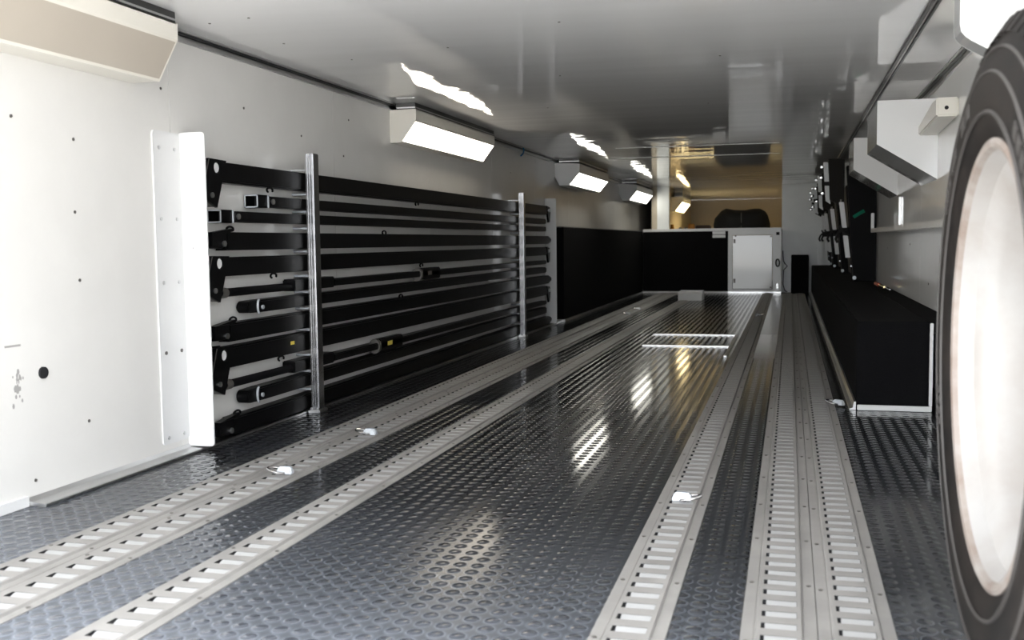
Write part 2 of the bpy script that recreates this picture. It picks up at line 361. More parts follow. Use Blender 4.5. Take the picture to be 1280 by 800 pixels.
def track(x, off, label):
    global rung_me
    t = thing('floor_track', label, 'track', (x + TW / 2, Y0T, 0), 'slotted tie-down tracks in the floor')
    mb = MB(); za, zb = .0016, .0066; y_end = Y0T + NT * PITCH_S
    prof = [(0.0, -.03), (0.0, za), (.021, za), (.0225, .0005), (.0255, zb), (SL0, zb)]
    L = [(x + a, z) for a, z in prof]; Rr = [(x + TW - a, z) for a, z in prof]
    for pr in (L, Rr[::-1]):
        for (a, b) in zip(pr[:-1], pr[1:]):
            mb.add([(a[0], YO, a[1]), (b[0], YO, b[1]), (b[0], YF - .04, b[1]), (a[0], YF - .04, a[1])], [(0, 1, 2, 3)], m_track)
    xa, xb = x + SL0, x + TW - SL0; yp = YO
    for k in range(NT):
        y = Y0T + off + k * PITCH_S; ye = y + SLEN
        if ye > YF - .06: break
        mb.add([(xa, yp, zb), (xb, yp, zb), (xb, y, zb), (xa, y, zb)], [(0, 1, 2, 3)], m_track)
        # the hole's walls
        q = [(xa, y), (xb, y), (xb, ye), (xa, ye)]
        mb.add([(*p, zb) for p in q] + [(*p, -.008) for p in q], [(0, 4, 5, 1), (1, 5, 6, 2), (2, 6, 7, 3), (3, 7, 4, 0)], m_dark)
        yp = ye
    mb.add([(xa, yp, zb), (xb, yp, zb), (xb, YF - .04, zb), (xa, YF - .04, zb)], [(0, 1, 2, 3)], m_track)
    mb.add([(x + .001, YO, -.02), (x + TW - .001, YO, -.02), (x + TW - .001, YF - .04, -.02), (x + .001, YF - .04, -.02)], [(0, 1, 2, 3)], m_dark)
    mb.build('plate', t, recalc=False)
    far = MB()
    for k in range(NT):
        y = Y0T + off + k * PITCH_S
        if y + SLEN > YF - .06: break
        if y < RUNG_Y:
            if rung_me is None:
                g = MB(); rung_geo(g, 0, 0); o = g.build('rung', None); rung_me = o.data
            else:
                o = bpy.data.objects.new('rung', rung_me); C.objects.link(o)
            o.parent = t; o.location = Vector((x, y, 0)) - Vector(t.location)
        else: rung_geo(far, x, y)
    far.build('rungs', t)['kind'] = 'stuff'
    rv = MB()
    for k in range(40):
        y = YO + .2 + off * 3 + k * .305
        for xx in (x + .010, x + TW - .010):
            if y < YF - .1: rv.cyl((xx, y, za), (xx, y, za + .0018), .0042, m_rivet, 8)
    rv.build('rivets', t)['kind'] = 'stuff'
track(TRACKS['D2'], 0.0585 * .30, 'grey slotted floor track, outermost on the left, nearest the black bar rack')
track(TRACKS['D'], 0.0585 * .05, 'grey slotted floor track, inner of the joined left pair, with two pale rings')
track(TRACKS['E'], 0.0585 * .72, 'lone grey slotted floor track just right of the joined left pair')
track(TRACKS['A'], 0.0585 * .62, 'lone grey slotted floor track with a pale ring, leading to the white door')
track(TRACKS['B'], 0.0585 * .85, 'grey slotted floor track, left one of the joined right pair')
track(TRACKS['C'], 0.0585 * .75, 'grey slotted floor track, right one of the joined right pair, near the bench')

# rings clipped into the tracks
def ring(x, y, label, flip=1, rot=0.0):
    t = thing('tie_down_ring', label, 'ring', (0, 0, 0), 'rings clipped into the floor tracks')
    z = .0068; s = 1.0
    cl = MB()
    pts = [(-.026, -.014), (.026, -.014), (.028, .006), (.012, .020), (-.012, .020), (-.028, .006)]
    cr, sr = math.cos(rot), math.sin(rot)
    def T(a, b, zz): return (x + flip * (a * cr - b * sr), y + a * sr + b * cr, z + zz)
    lo = [T(a, b, 0) for a, b in pts]; hi = [T(a * .72, b * .6 + .004, .020) for a, b in pts]
    cl.add(lo + hi, [list(range(6))[::-1], list(range(6, 12))] + [(i, (i + 1) % 6, 6 + (i + 1) % 6, 6 + i) for i in range(6)], m_ring)
    cl.build('clip', t, bevel=.003, smooth=True)
    R = [T(.022 + .026 * math.cos(a), -.010 + .022 * math.sin(a), .010 + .006 * math.cos(a)) for a in np.linspace(0, 2 * PI, 25)[:-1]]
    MB().tube(R, .0038, m_chrome, 8, closed=True).build('loop', t, smooth=True)
ring(-1.402, 2.665, 'pale tie-down ring in the left floor tracks, nearest of the left ones', -1)
ring(-1.400, 3.285, 'pale tie-down ring in the left floor tracks, second nearest', -1)
ring(-0.259, 2.60, 'pale tie-down ring on the lone right floor track in the foreground', 1)
ring(-1.40, 9.19, 'small tie-down ring far along the left tracks, nearer of the far two', -1)
ring(-1.40, 9.84, 'small tie-down ring far along the left tracks, farthest on that side', -1)
ring(-0.259, 9.10, 'small tie-down ring far down the lone right track near the white door', 1)
ring(0.190, 4.25, 'dull tie-down ring on the floor at the corner of the black bench', -1, .5)

# flush metal strips of the hatch in the floor
def strip(a, b, label):
    tag(MB().box((*a, .0012), (*b, .0065), m_alu).build('floor_strip', None, bevel=.0015), label, 'metal strip', 'metal edge strips of the floor hatch')
strip((-.90, 6.49), (-.362, 6.515), 'bright metal strip across the centre floor, nearer of two')
strip((-.93, 7.275), (-.362, 7.30), 'bright metal strip across the centre floor, farther of two')
strip((-.361, 5.955), (-.343, 7.30), 'bright metal strip running lengthwise beside the lone right track')

# ================================================================ rack of black bars on the left wall
BX0, BX1 = -1.888, -1.835
def knuckle(mb, y0, zt, zb, drop):
    # pair of drilled cheek plates hanging at the end of a bar
    out = [(y0 + .055, zt + .006), (y0 + .165, zt + .004), (y0 + .150, (zt + zb) / 2), (y0 + .100, zb - drop), (y0 + .002, zb - drop + .036)]
    for xa, xb in ((BX1 - .004, BX1 + .006), (BX0 - .002, BX0 + .008)):
        mb.holed(out, (y0 + .105, (zt + zb) / 2 + .012), .019, 0, xa, xb, m_black, 28)
    mb.prism([(y0 + .055, zt + .006), (y0 + .063, zt + .006), (y0 + .010, zb - drop + .036), (y0 + .002, zb - drop + .036)], 0, BX0 + .008, BX1 - .004, m_black)
    mb.prism([(y0 + .010, zb - drop + .0335), (y0 + .096, zb - drop + .002), (y0 + .094, zb - drop + .010), (y0 + .014, zb - drop + .042)], 0, BX0 + .008, BX1 - .004, m_rivet)
    mb.prism([(y0 + .055, zt + .004), (y0 + .059, zt + .004), (y0 + .009, zb - drop + .036), (y0 + .005, zb - drop + .036)], 0, BX1 + .0062, BX1 + .0072, m_rivet)
    mb.cyl((BX1 - .008, y0 + .105, (zt + zb) / 2 + .012), (BX1 + .003, y0 + .105, (zt + zb) / 2 + .012), .0165, m_white, 18)
    mb.cyl((BX0 + .009, y0 + .068, zb - drop + .040), (BX1 + .011, y0 + .068, zb - drop + .040), .009, m_alu, 10)
def shape_box(za, zb, y0, y1, m=None, xa=BX0, xb=BX1): return MB().box((xa, y0, za), (xb, y1, zb), m or m_black)
G = 'black steel bars stored on the wall rack'
def hook(t, y, z):   # small sprung clip on top of or below a bar
    p = [(BX1 - .01, y + .022 * math.cos(a), z + .009 * math.sin(a)) for a in np.linspace(-.5, PI + .9, 12)]
    MB().tube(p, .004, m_black, 6).build('spring_clip', t, smooth=True)
def bar(kind, za, zb, y0, y1, label, **k):
    za += .003; zb -= .004
    t = thing('steel_bar', label, 'bar', (-1.86, y0, za), G)
    if kind == 'arm':      # heavy tube with a drilled knuckle hanging at its near end
        shape_box(za, zb, y0 + .13, y1 - .06).build('tube', t, bevel=.006)
        mb = MB(); knuckle(mb, y0, zb, za, .085); mb.build('knuckle', t)
        end = MB(); end.prism([(y1 - .09, zb), (y1 + .01, zb - .01), (y1 + .025, za + .02), (y1 + .005, za - .05), (y1 - .03, za - .06), (y1 - .06, za)], 0, BX1 - .01, BX1 + .004, m_black)
        end.cyl((BX0, y1 - .03, (za + zb) / 2), (BX1 + .012, y1 - .03, (za + zb) / 2), .014, m_alu, 12); end.build('end_fitting', t)
    elif kind == 'socket':  # heavy tube with a round socket and latch
        shape_box(za, zb, y0 + .16, y1 - .05).build('tube', t, bevel=.006)
        zm = (za + zb) / 2; xm = (BX0 + BX1) / 2; so = MB()
        so.lathe([(0, .018), (0, .026), (.03, .027), (.035, .022), (.10, .024), (.17, .025), (.17, .0)], (xm, 0, 0), m_black, 20)
        so.v = [(xm + (vy), y0 + (vx - xm), zm + vz) for vx, vy, vz in so.v]
        so.build('socket', t, smooth=True)
        la = MB().box((BX1 - .02, y0 + .06, zm - .018), (BX1 + .006, y0 + .15, zm + .030), m_black).cyl((BX1, y0 + .13, zm - .008), (BX1 + .012, y0 + .13, zm - .008), .010, m_alu, 10)
        la.prism([(y0 + .08, zm + .03), (y0 + .20, zb + .012), (y0 + .20, zb + .002), (y0 + .10, zm + .022)], 0, BX1 - .02, BX1 + .002, m_black)
        la.build('latch', t)
        hook(t, y0 + .20, zb + .010)
        e = MB().cyl((xm, y1 - .06, zm), (xm, y1 + .02, zm), .025, m_black, 14); e.build('end_fitting', t, smooth=True)
    elif kind == 'square':  # square tube with an open pale-edged end
        shape_box(za, zb, y0 + .085, y1).build('tube', t, bevel=.004)
        zs, ze = za - .004, zb + .003; th = .0045; e = MB()
        ya, yb = y0, y0 + .075
        for (a, b, c, d) in ((BX0, BX1, zs, zs + th), (BX0, BX1, ze - th, ze), (BX0, BX0 + th, zs, ze), (BX1 - th, BX1, zs, ze)):
            e.box((a, ya + .002, c), (b, yb, d), m_black); e.box((a, ya, c), (b, ya + .002, d), m_ring)
        e.box((BX0 + th, yb - .01, zs + th), (BX1 - th, yb, ze - th), m_dark); e.build('open_end', t)
        MB().box((BX1, y0 + .072, zs), (BX1 + .0035, y0 + .078, ze), m_ring).cyl((BX1, y0 + .11, (za + zb) / 2), (BX1 + .006, y0 + .11, (za + zb) / 2), .010, m_alu, 10).build('collar', t)
    elif kind == 'tele':    # thin inner tube, sleeve, flange collar in mid length
        zm = (za + zb) / 2; xm = -1.856; s = k['sleeve']; cy = k['collar']
        MB().cyl((xm, y0, zm), (xm, s, zm), .0145, m_board, 16).build('inner_tube', t, smooth=True)
        MB().cyl((xm, y0 + .05, zm), (xm, y0 + .085, zm), .0175, m_rivet, 16).build('pin_collar', t, smooth=True)
        shape_box(zm - .018, zm + .027, s, s + .36).build('sleeve', t, bevel=.004)
        shape_box(zm - .013, zm + .017, s + .36, y1).build('tube', t, bevel=.004)
        f = MB(); f.lathe([(-.012, .0), (-.012, .034), (.012, .034), (.012, 0)], (0, 0, 0), m_rivet, 20); f.v = [(xm + vy * .8, cy + vx, zm + vz) for vx, vy, vz in f.v]
        f.build('flange', t, smooth=True)
        MB().box((BX1 - .035, cy + .012, zm - .028), (BX1, cy + .30, zm + .032), m_black).build('sleeve', t, bevel=.004)
        MB().box((BX1 - .001, cy + .10, zm - .006), (BX1 + .0012, cy + .16, zm + .014), m_yellowtag if k.get('tag') else m_rivet).build('sticker', t)
    else:                   # flat tube with a strapped rounded end
        zm = (za + zb) / 2; h = (zb - za) / 2
        shape_box(za, zb, y0 + .10, y1).build('tube', t, bevel=.006)
        p = [(y0 + .10, zm - h)] + [(y0 + .012 + .02 * (1 - math.sin(a)), zm + h * .92 * -math.cos(a)) for a in np.linspace(0, PI, 9)] + [(y0 + .10, zm + h)]
        MB().prism(p, 0, BX0 + .004, BX1 - .002, m_black).build('end_cap', t, bevel=.003)
        hp = [(BX1 + .002, y0 + .085 - .012 * math.sin(a), zm - h * 1.05 * math.cos(a)) for a in np.linspace(0, PI, 12)]
        MB().tube(hp, .0042, m_ring, 6).build('end_band', t, smooth=True)
        MB().cyl((BX1, y0 + .11, zm - .004), (BX1 + .006, y0 + .11, zm - .004), .008, m_ring, 10).build('pin', t, smooth=True)
    for (hy, up_) in k.get('hooks', ()): hook(t, hy, zb + .006 if up_ else za - .010)
    if k.get('tagy'): MB().box((BX1 + .0002, k['tagy'], za + .035), (BX1 + .0014, k['tagy'] + .03, za + .048), m_yellowtag).build('sticker', t)
    return t
bar('arm', .872, .948, 2.96, 7.97, 'topmost black bar on the left wall rack, with a drilled hanging knuckle', hooks=((3.45, 0), (5.0, 0)))
bar('square', .800, .846, 3.34, 7.86, 'second black bar from the top, a square tube starting shortest', )
bar('square', .742, .786, 3.09, 7.86, 'third black bar from the top, a square tube with pale open end')
bar('socket', .645, .714, 2.962, 8.02, 'fourth black bar from the top, with round latched socket end', hooks=((4.55, 1),))
bar('arm', .558, .629, 2.96, 7.95, 'fifth black bar from the top, with drilled knuckle at mid height', hooks=((3.46, 0), (5.05, 0)))
bar('tele', .486, .524, 3.05, 7.86, 'thin telescoping bar under the fifth bar, with round flange in the middle', sleeve=3.61, collar=5.02)
bar('strap', .421, .473, 3.24, 7.86, 'seventh black bar from the top, with pale band on its rounded end')
bar('socket', .334, .404, 2.962, 8.02, 'black bar with round latched socket just below the banded bar', hooks=((4.75, 1),))
bar('arm', .246, .324, 2.97, 7.95, 'black bar with drilled knuckle and yellow sticker, lowest knuckled one', tagy=3.56, hooks=((3.5, 0),))
bar('tele', .172, .210, 3.06, 7.86, 'thin telescoping bar low on the rack, with flange and yellow sticker', sleeve=3.59, collar=4.44, tag=1)
bar('strap', .103, .160, 3.22, 7.86, 'second lowest black bar, with pale band on its rounded end')
bar('socket', .012, .080, 2.97, 8.02, 'lowest black bar on the rack, just above the floor')

def angle(name, ya, yb, side, zt, label):
    # white steel angle: one flange on the wall, one leg standing out from it
    t = thing(name, label, 'bracket', (XL, yb, 0), 'white corner brackets at the ends of the bar rack')
    th = .005
    def rounded(y0, y1, z0, z1, r=.012):
        o = []
        for cy, cz, a0 in ((y1 - r, z1 - r, 0), (y0 + r, z1 - r, PI / 2), (y0 + r, z0 + r, PI), (y1 - r, z0 + r, 1.5 * PI)):
            o += [(cy + r * math.cos(a0 + q), cz + r * math.sin(a0 + q)) for q in np.linspace(0, PI / 2, 5)]
        return o
    MB().prism(rounded(ya, yb, .041 if side < 0 else .042, zt), 0, XL + .0006, XL + .0006 + th, m_white).build('wall_flange', t)
    yl = yb if side < 0 else ya
    MB().prism(rounded(XL + .0006, -1.800, .014, zt + .004), 1, yl, yl + th, m_white).build('leg', t)
    for z in (.06, .33, .55, .75, .97):
        for y in (ya + .03, yb - .03): MB().cyl((XL + .0056, y, z), (XL + .0086, y, z), .006, m_rivet if z == .33 else m_alu, 8).build('rivet', t)
    if side < 0: MB().box((-1.855, yl - .0006, .655), (-1.851, yl, .66), m_stain).build('scratch', t)
angle('angle_bracket', 2.80, 2.945, -1, 1.022, 'white angle bracket closing the near end of the bar rack')
angle('angle_bracket', 8.06, 8.17, 1, 1.005, 'white angle bracket at the far end of the bar rack by black carpet')

def post(y, zt, label):
    t = thing('rack_post', label, 'post', (-1.805, y, 0), 'chrome posts of the bar rack')
    b = MB(); xa, xb = -1.824, -1.790
    b.box((xa, y, .014), (xb, y + .05, zt), m_post); b.build('upright', t, bevel=.003)
    r = MB()
    for x in (xa + .006, xa + .015, xa + .025): r.box((x, y - .003, .014), (x + .0045, y - .0005, zt - .002), m_post)
    r.build('ribs', t, bevel=.001)
    f = MB().box((xa - .008, y - .012, .0014), (xb + .008, y + .062, .0136), m_alu)
    for x in (xa + .004, xb - .004): f.cyl((x, y - .006, .0136), (x, y - .006, .0225), .005, m_ring, 10)
    f.build('foot', t, bevel=.0015)
    for z in (.861, .793, .728, .638, .541, .478, .413, .329, .228, .164, .092):
        MB().cyl((XL + .0004, y + .025, z), (xa, y + .025, z), .0055, m_ring, 10).build('peg', t, smooth=True)
    MB().box((XL + .0004, y + .018, .952), (xa, y + .034, .958), m_alu).box((xa - .006, y + .018, .958), (xa - .0005, y + .034, zt - .01), m_alu).build('top_tab', t)
post(3.70, 1.018, 'chrome rack post in front of the black bars, nearer of two')
post(6.98, 1.007, 'chrome rack post in front of the black bars, farther of two')

# ================================================================ ceiling light boxes
def fixture(name, wall, sgn, d, y0, y1, diff, label, group, housing=m_cream, prof=None, cat='light', lamp=None):
    """sloped-front light box along a wall; profile measured out from the wall."""
    prof = prof or [(0, 1.312), (d, 1.312), (d, 1.262), (d * .36, 1.160), (0, 1.160)]
    P = [(wall + sgn * (a + .0006), z) for a, z in prof]
    t = thing(name, label, cat, (wall, (y0 + y1) / 2, 1.16), group)
    th = .006
    for a, b in ((y0, y0 + th), (y1 - th, y1)): MB().prism(P, 1, a, b, housing).build('end_cap', t)
    ins = MB()
    ya, yb = y0 + th, y1 - th
    def slab(p, q, m, t_=.004):
        # plate from profile point p to q, thickness inward (towards the wall/up)
        dx, dz = q[0] - p[0], q[1] - p[1]; L = math.hypot(dx, dz); nx, nz = -dz / L, dx / L
        cx = sum(a for a, _ in P) / len(P); cz = sum(b for _, b in P) / len(P)
        if nx * (cx - p[0]) + nz * (cz - p[1]) < 0: nx, nz = -nx, -nz
        return [(p[0], p[1]), (q[0], q[1]), (q[0] + nx * t_, q[1] + nz * t_), (p[0] + nx * t_, p[1] + nz * t_)]
    h = MB()
    h.prism(slab(P[0], P[1], housing), 1, ya, yb, housing); h.prism(slab(P[1], P[2], housing), 1, ya, yb, housing)
    for i in range(3, len(P) - 1): h.prism(slab(P[i], P[i + 1], housing), 1, ya, yb, housing)
    h.build('housing', t)
    (ax, az), (bx, bz) = P[2], P[3]; e = .06
    p = (ax + (bx - ax) * e, az + (bz - az) * e); q = (ax + (bx - ax) * (1 - e), az + (bz - az) * (1 - e))
    MB().prism(slab(p, q, diff, .003), 1, ya + .001, yb - .001, diff).build('diffuser', t)
    fr = MB()
    for (f0, f1) in ((0, e), (1 - e, 1)):
        u = (ax + (bx - ax) * f0, az + (bz - az) * f0); v = (ax + (bx - ax) * f1, az + (bz - az) * f1)
        fr.prism(slab(u, v, housing, .005), 1, ya, yb, housing)
    fr.build('frame', t)
    ztop = max(z for _, z in prof); x0, x1 = sorted((wall + sgn * .035, wall + sgn * (max(a for a, _ in prof) - .004)))
    MB().box((x0, y0 + .004, ztop + .0006), (x1, y1 - .004, ZC - .0012), m_trim).build('mounting_channel', t)
    MB().box((x0, y0 + .0035, ztop + .006), (x1 + .0006, y1 - .0035, ztop + .012), m_alu).build('channel_lip', t)
    return t
GL = 'sloped light boxes along the left wall'
m_lit = glow('lit_diffuser_warm', (1.0, 0.90, 0.74), LAMP); m_lit2 = glow('lit_diffuser_neutral', (1.0, 0.97, 0.86), LAMP * 1.15); m_lit3 = glow('lit_diffuser_yellow', (1.0, 0.76, 0.38), LAMP * 1.6)
PR = lambda d, zb: [(0, 1.315), (d, 1.315), (d, 1.262), (d * .42, zb), (0, zb)]
fixture('light_box', XL, 1, .135, 1.30, 2.72, m_diff_off, 'unlit cream light box at the near end of the left wall', GL, prof=[(0, 1.315), (.157, 1.315), (.157, 1.267), (.09, 1.150), (0, 1.150)])
fixture('light_box', XL, 1, .135, 4.775, 6.16, m_lit, 'large bright light box above the rack of black bars', GL, prof=PR(.136, 1.157))
fixture('light_box', XL, 1, .21, 8.45, 9.85, m_lit2, 'lit light box above the near end of the black carpeted wall', GL, housing=m_white, prof=[(0, 1.318), (.21, 1.306), (.21, 1.235), (.12, 1.130), (.04, 1.130), (0, 1.20)])
fixture('light_box', XL, 1, .21, 11.78, 13.18, m_lit2, 'small lit light box on the left wall just before the grey jamb', GL, housing=m_white, prof=[(0, 1.318), (.21, 1.300), (.21, 1.235), (.12, 1.125), (.04, 1.125), (0, 1.20)])
fixture('light_box', -1.64, 1, .15, 14.9, 16.1, m_lit3, 'small yellow-lit light box inside the compartment over the raised deck', GL, prof=[(0, 1.28), (.16, 1.28), (.16, 1.215), (.05, 1.075), (0, 1.075)])
GR = 'white sloped light boxes along the right wall'
m_diffr = mat('grey_gloss_diffuser', (0.42, 0.42, 0.42), 0.1)
PRR = [(0, 1.268), (.253, 1.268), (.253, 1.078), (0, .918)]
def right_box(y0, y1, label, round_=False):
    t = thing('light_box', label, 'light', (XR, (y0 + y1) / 2, .92), GR); w0 = XR - .0006; th = .006
    P = [(w0 - a, z) for a, z in (PRR if not round_ else [(0, 1.33), (.238, 1.33), (.238, 1.165), (.235, 1.147), (.226, 1.135), (.213, 1.125), (0, 1.0)])]
    for a, b in ((y0, y0 + th), (y1 - th, y1)): MB().prism(P, 1, a, b, m_gloss).build('end_cap', t)
    h = MB(); n = len(P)
    for i in range(n - 1):
        p, q = P[i], P[i + 1]; dx, dz = q[0] - p[0], q[1] - p[1]; L = math.hypot(dx, dz); nx, nz = dz / L * .004, -dx / L * .004
        if nx * (w0 - .12 - p[0]) + nz * (1.15 - p[1]) < 0: nx, nz = -nx, -nz
        poly = [p, q, (q[0] + nx, q[1] + nz), (p[0] + nx, p[1] + nz)]
        if i == n - 2: MB().prism(poly, 1, y0 + th, y1 - th, m_diffr).build('diffuser', t)
        else: h.prism(poly, 1, y0 + th, y1 - th, m_gloss if i == 0 else m_diffr)
    h.build('housing', t)
    return t
right_box(2.66, 2.76, 'white rounded hood near the ceiling, partly hidden behind the wheel', True)
rb = right_box(4.87, 5.45, 'white light box with a latch on its end, nearest of the hexagonal three')
right_box(6.61, 7.12, 'white light box on the right wall, second of the hexagonal three')
right_box(8.72, 9.3, 'white light box on the right wall, farthest, beside black boards', )
lt = MB().prism([(4.30, 1.128), (4.30, 1.200), (4.42, 1.200), (4.868, 1.150), (4.868, 1.108)], 0, XR - .082, XR - .0004, m_cream).build('latch', rb, bevel=.006)
MB().cyl((XR - .045, 4.301, 1.160), (XR - .045, 4.2985, 1.160), .0075, m_dark, 14).build('latch_hole', lt)

# blue zip tie on the ceiling channel
tag(MB().tube([(XL + .036, 7.26, 1.372 - .032), (XL + .040, 7.265, 1.325), (XL + .030, 7.275, 1.300), (XL + .010, 7.285, 1.285)], .005, m_blue, 6).build('cable_tie', None, smooth=True),
    'blue cable tie hanging from the dark ceiling channel on the left', 'cable tie')

# ================================================================ black carpeted wall and riser, white access door
wc = thing('wainscot', 'long black carpeted wall panel on the left behind the rack', 'wall panel', (-1.80, 10.7, 0))
MB().box((XL + .0004, 8.37, .020), (-1.806, YF - .036, DECK - .004), m_carpet).build('carpet', wc)
MB().box((XL + .0004, 8.37, .0014), (-1.800, YF - .036, .0195), m_alu).build('kick_strip', wc)
MB().box((XL + .0004, 8.37, DECK - .0035), (-1.806, YF - .036, DECK + .004), m_trim).build('cap', wc)
rc = thing('riser', 'black carpeted front panel under the white counter edge, left of door', 'wall panel', (-1.27, YF, 0))
MB().box((-1.80, YF - .030, .024), (-.745, YF + .015, DECK - .0125), m_carpet).build('carpet', rc)
MB().box((-1.80, YF - .034, .0014), (-.745, YF + .015, .0235), m_white).build('kick_strip', rc)
sp = thing('hinge_plate', 'small pale metal plate under the counter edge beside the white door', 'plate', (-.85, YF - .04, .7))
MB().box((-.932, YF - .036, .690), (-.775, YF - .0305, .770), m_white).build('plate', sp, bevel=.002)
MB().box((-.932, YF - .0385, .725), (-.775, YF - .0362, .733), m_trim).build('seam', sp)
dr = thing('door_1', None, None, (-.42, YF, 0)); dr['kind'] = 'structure'
fr = MB(); ya, yb = YF - .034, YF + .015
fr.box((-.742, ya, .022), (-.690, yb, DECK - .0125), m_white).box((-.205, ya, .022), (-.102, yb, DECK - .0125), m_white)
fr.box((-.690, ya, .720), (-.205, yb, DECK - .0125), m_white).box((-.690, ya, .022), (-.205, yb, .050), m_white); fr.build('door_frame', dr)
dp = MB().box((-.684, ya - .002, .056), (-.211, yb - .01, .714), m_gloss).build('door_panel', dr, bevel=.003)
MB().box((-.742, ya - .006, .0014), (-.102, yb, .0215), m_alu).build('threshold', dr)
for z in (.13, .62): MB().box((-.676, ya - .008, z), (-.652, ya - .0025, z + .05), m_rivet).build('hinge', dp)
for (x, z) in ((-.235, .69), (-.235, .066), (-.66, .70)): MB().box((x, ya - .008, z), (x + .018, ya - .0025, z + .016), m_rivet).build('screw', dp)
MB().box((-.165, ya - .009, .715), (-.125, ya - .0005, .752), m_dark).build('catch', dr)
MB().box((-.160, ya - .006, .06), (-.135, ya - .0005, .12), m_alu).build('catch', dr)
hl = MB().tube([(-.145 + .022 * math.cos(a), ya - .010, .375 + .045 * math.sin(a)) for a in np.linspace(0, 2 * PI, 19)[:-1]], .008, m_dark, 6, closed=True); hl.build('pull_ring', dr, smooth=True)
tag(MB().tube([(-.085, YF + .16, .52), (-.078, YF + .15, .40), (-.06, YF + .14, .36), (-.03, YF + .15, .33), (-.075, YF + .15, .28), (-.08, YF + .15, .10), (-.06, YF + .12, .03), (-.03, YF + .10, .012)], .006, m_dark, 6).build('power_cord', None, smooth=True),
    'thin dark cord hanging between the white door and grey partition', 'cord')
st = thing('step_block', 'small white wedge step on the floor before the black riser', 'step', (-1.05, 11.6, 0))
MB().prism([(11.42, .0014), (11.75, .0014), (11.75, .10), (11.50, .10), (11.43, .075)], 0, -1.185, -.925, m_white).build('body', st, bevel=.003)
MB().box((-1.18, 11.52, .1004), (-.93, 11.74, .104), m_alu).build('tread', st)

# things on the raised deck
def lump(name, c, r, m, label, cat, seed, sub=3, flat=0.0):
    bm = bmesh.new(); bmesh.ops.create_icosphere(bm, subdivisions=sub, radius=1); rnd = random.Random(seed)
    ph = [rnd.uniform(0, 6) for _ in range(6)]
    for v in bm.verts:
        x, y, z = v.co; k = 1 + .10 * math.sin(4 * x + ph[0]) * math.cos(3 * y + ph[1]) + .06 * math.sin(7 * x + ph[2] + 3 * z)
        s = 1.0; px = math.copysign(abs(x) ** .7, x) * k * s; pz = math.copysign(abs(z) ** .8, z) * k
        v.co = (c[0] + px * r[0], c[1] + math.copysign(abs(y) ** .8, y) * r[1], max(c[2] + pz * r[2], DECK + .0006))
    me = bpy.data.meshes.new(name); bm.to_mesh(me); bm.free(); me.materials.append(m); me.polygons.foreach_set('use_smooth', [True] * len(me.polygons))
    return me
bag = thing('duffel_bag', 'large soft black bag slumped on the counter above the white door', 'bag', (-.62, 14.1, DECK))
o = bpy.data.objects.new('body', lump('body', (-.62, 14.1, DECK + .08), (.335, .22, .215), m_strap, '', '', 3)); C.objects.link(o); put(o, bag); bag_body = o
MB().tube([(-.62, 13.885 + .00 * k, DECK + .02 + .035 * k) for k in range(7)], .004, m_rivet, 6).build('zip', bag_body)
tag(MB().box((-1.22, 13.95, DECK + .0006), (-1.03, 14.25, DECK + .075), m_brown).build('storage_case', None, bevel=.012), 'low dark brown case on the counter beside the black bag', 'case')
tag(MB().box((-1.32, 14.0, DECK + .0006), (-1.235, 14.08, DECK + .095), m_orange).build('plastic_box', None, bevel=.008), 'upright orange box on the counter left of the brown case', 'box')
tag(MB().cyl((-1.52, 13.9, DECK + .0006), (-1.52, 13.9, DECK + .09), .028, m_orange, 14, r2=.02).build('plastic_bottle', None, smooth=True), 'small orange bottle on the counter just right of the grey jamb', 'bottle')
for k, x in enumerate((-1.43, -1.36)):
    tag(MB().cyl((x, 14.05, DECK + .0006), (x, 14.05, DECK + .05), .022, m_rivet, 12, r2=.016).build('plastic_bottle', None, smooth=True), ('dark small pot on the counter, left of two under the yellow light', 'dark small pot on the counter, right of two under the yellow light')[k], 'pot')

# ================================================================ black carpeted bench along the right wall
bn = thing('bench_box', 'long black carpeted bench box along the right wall with white edging', 'bench', (.385, 4.17, 0))
BZ = .345
MB().box((.252, 4.176, .0135), (.514, 13.0, BZ), m_carpet).build('box', bn, bevel=.006)
MB().box((.256, 4.165, .0014), (.526, 4.1755, .022), m_white).build('edging', bn, bevel=.002)
MB().box((.5145, 4.165, .0224), (.527, 4.1755, BZ - .004), m_white).build('edging', bn, bevel=.002)
MB().prism([(.228, .0014), (.2515, .0014), (.2515, .034), (.244, .034), (.240, .010), (.228, .006)], 1, 4.17, 13.0, m_alu).build('kick_strip', bn)
MB().box((.5145, 4.18, .3), (XR - .0006, 13.0, BZ - .002), m_carpet).build('top_ledge', bn)
tag(MB().box((.015, 13.0, .0014), (.222, 13.28, .470), m_carpet).build('carpet_box', None, bevel=.006), 'black carpeted box standing against the grey partition at the far right', 'box')

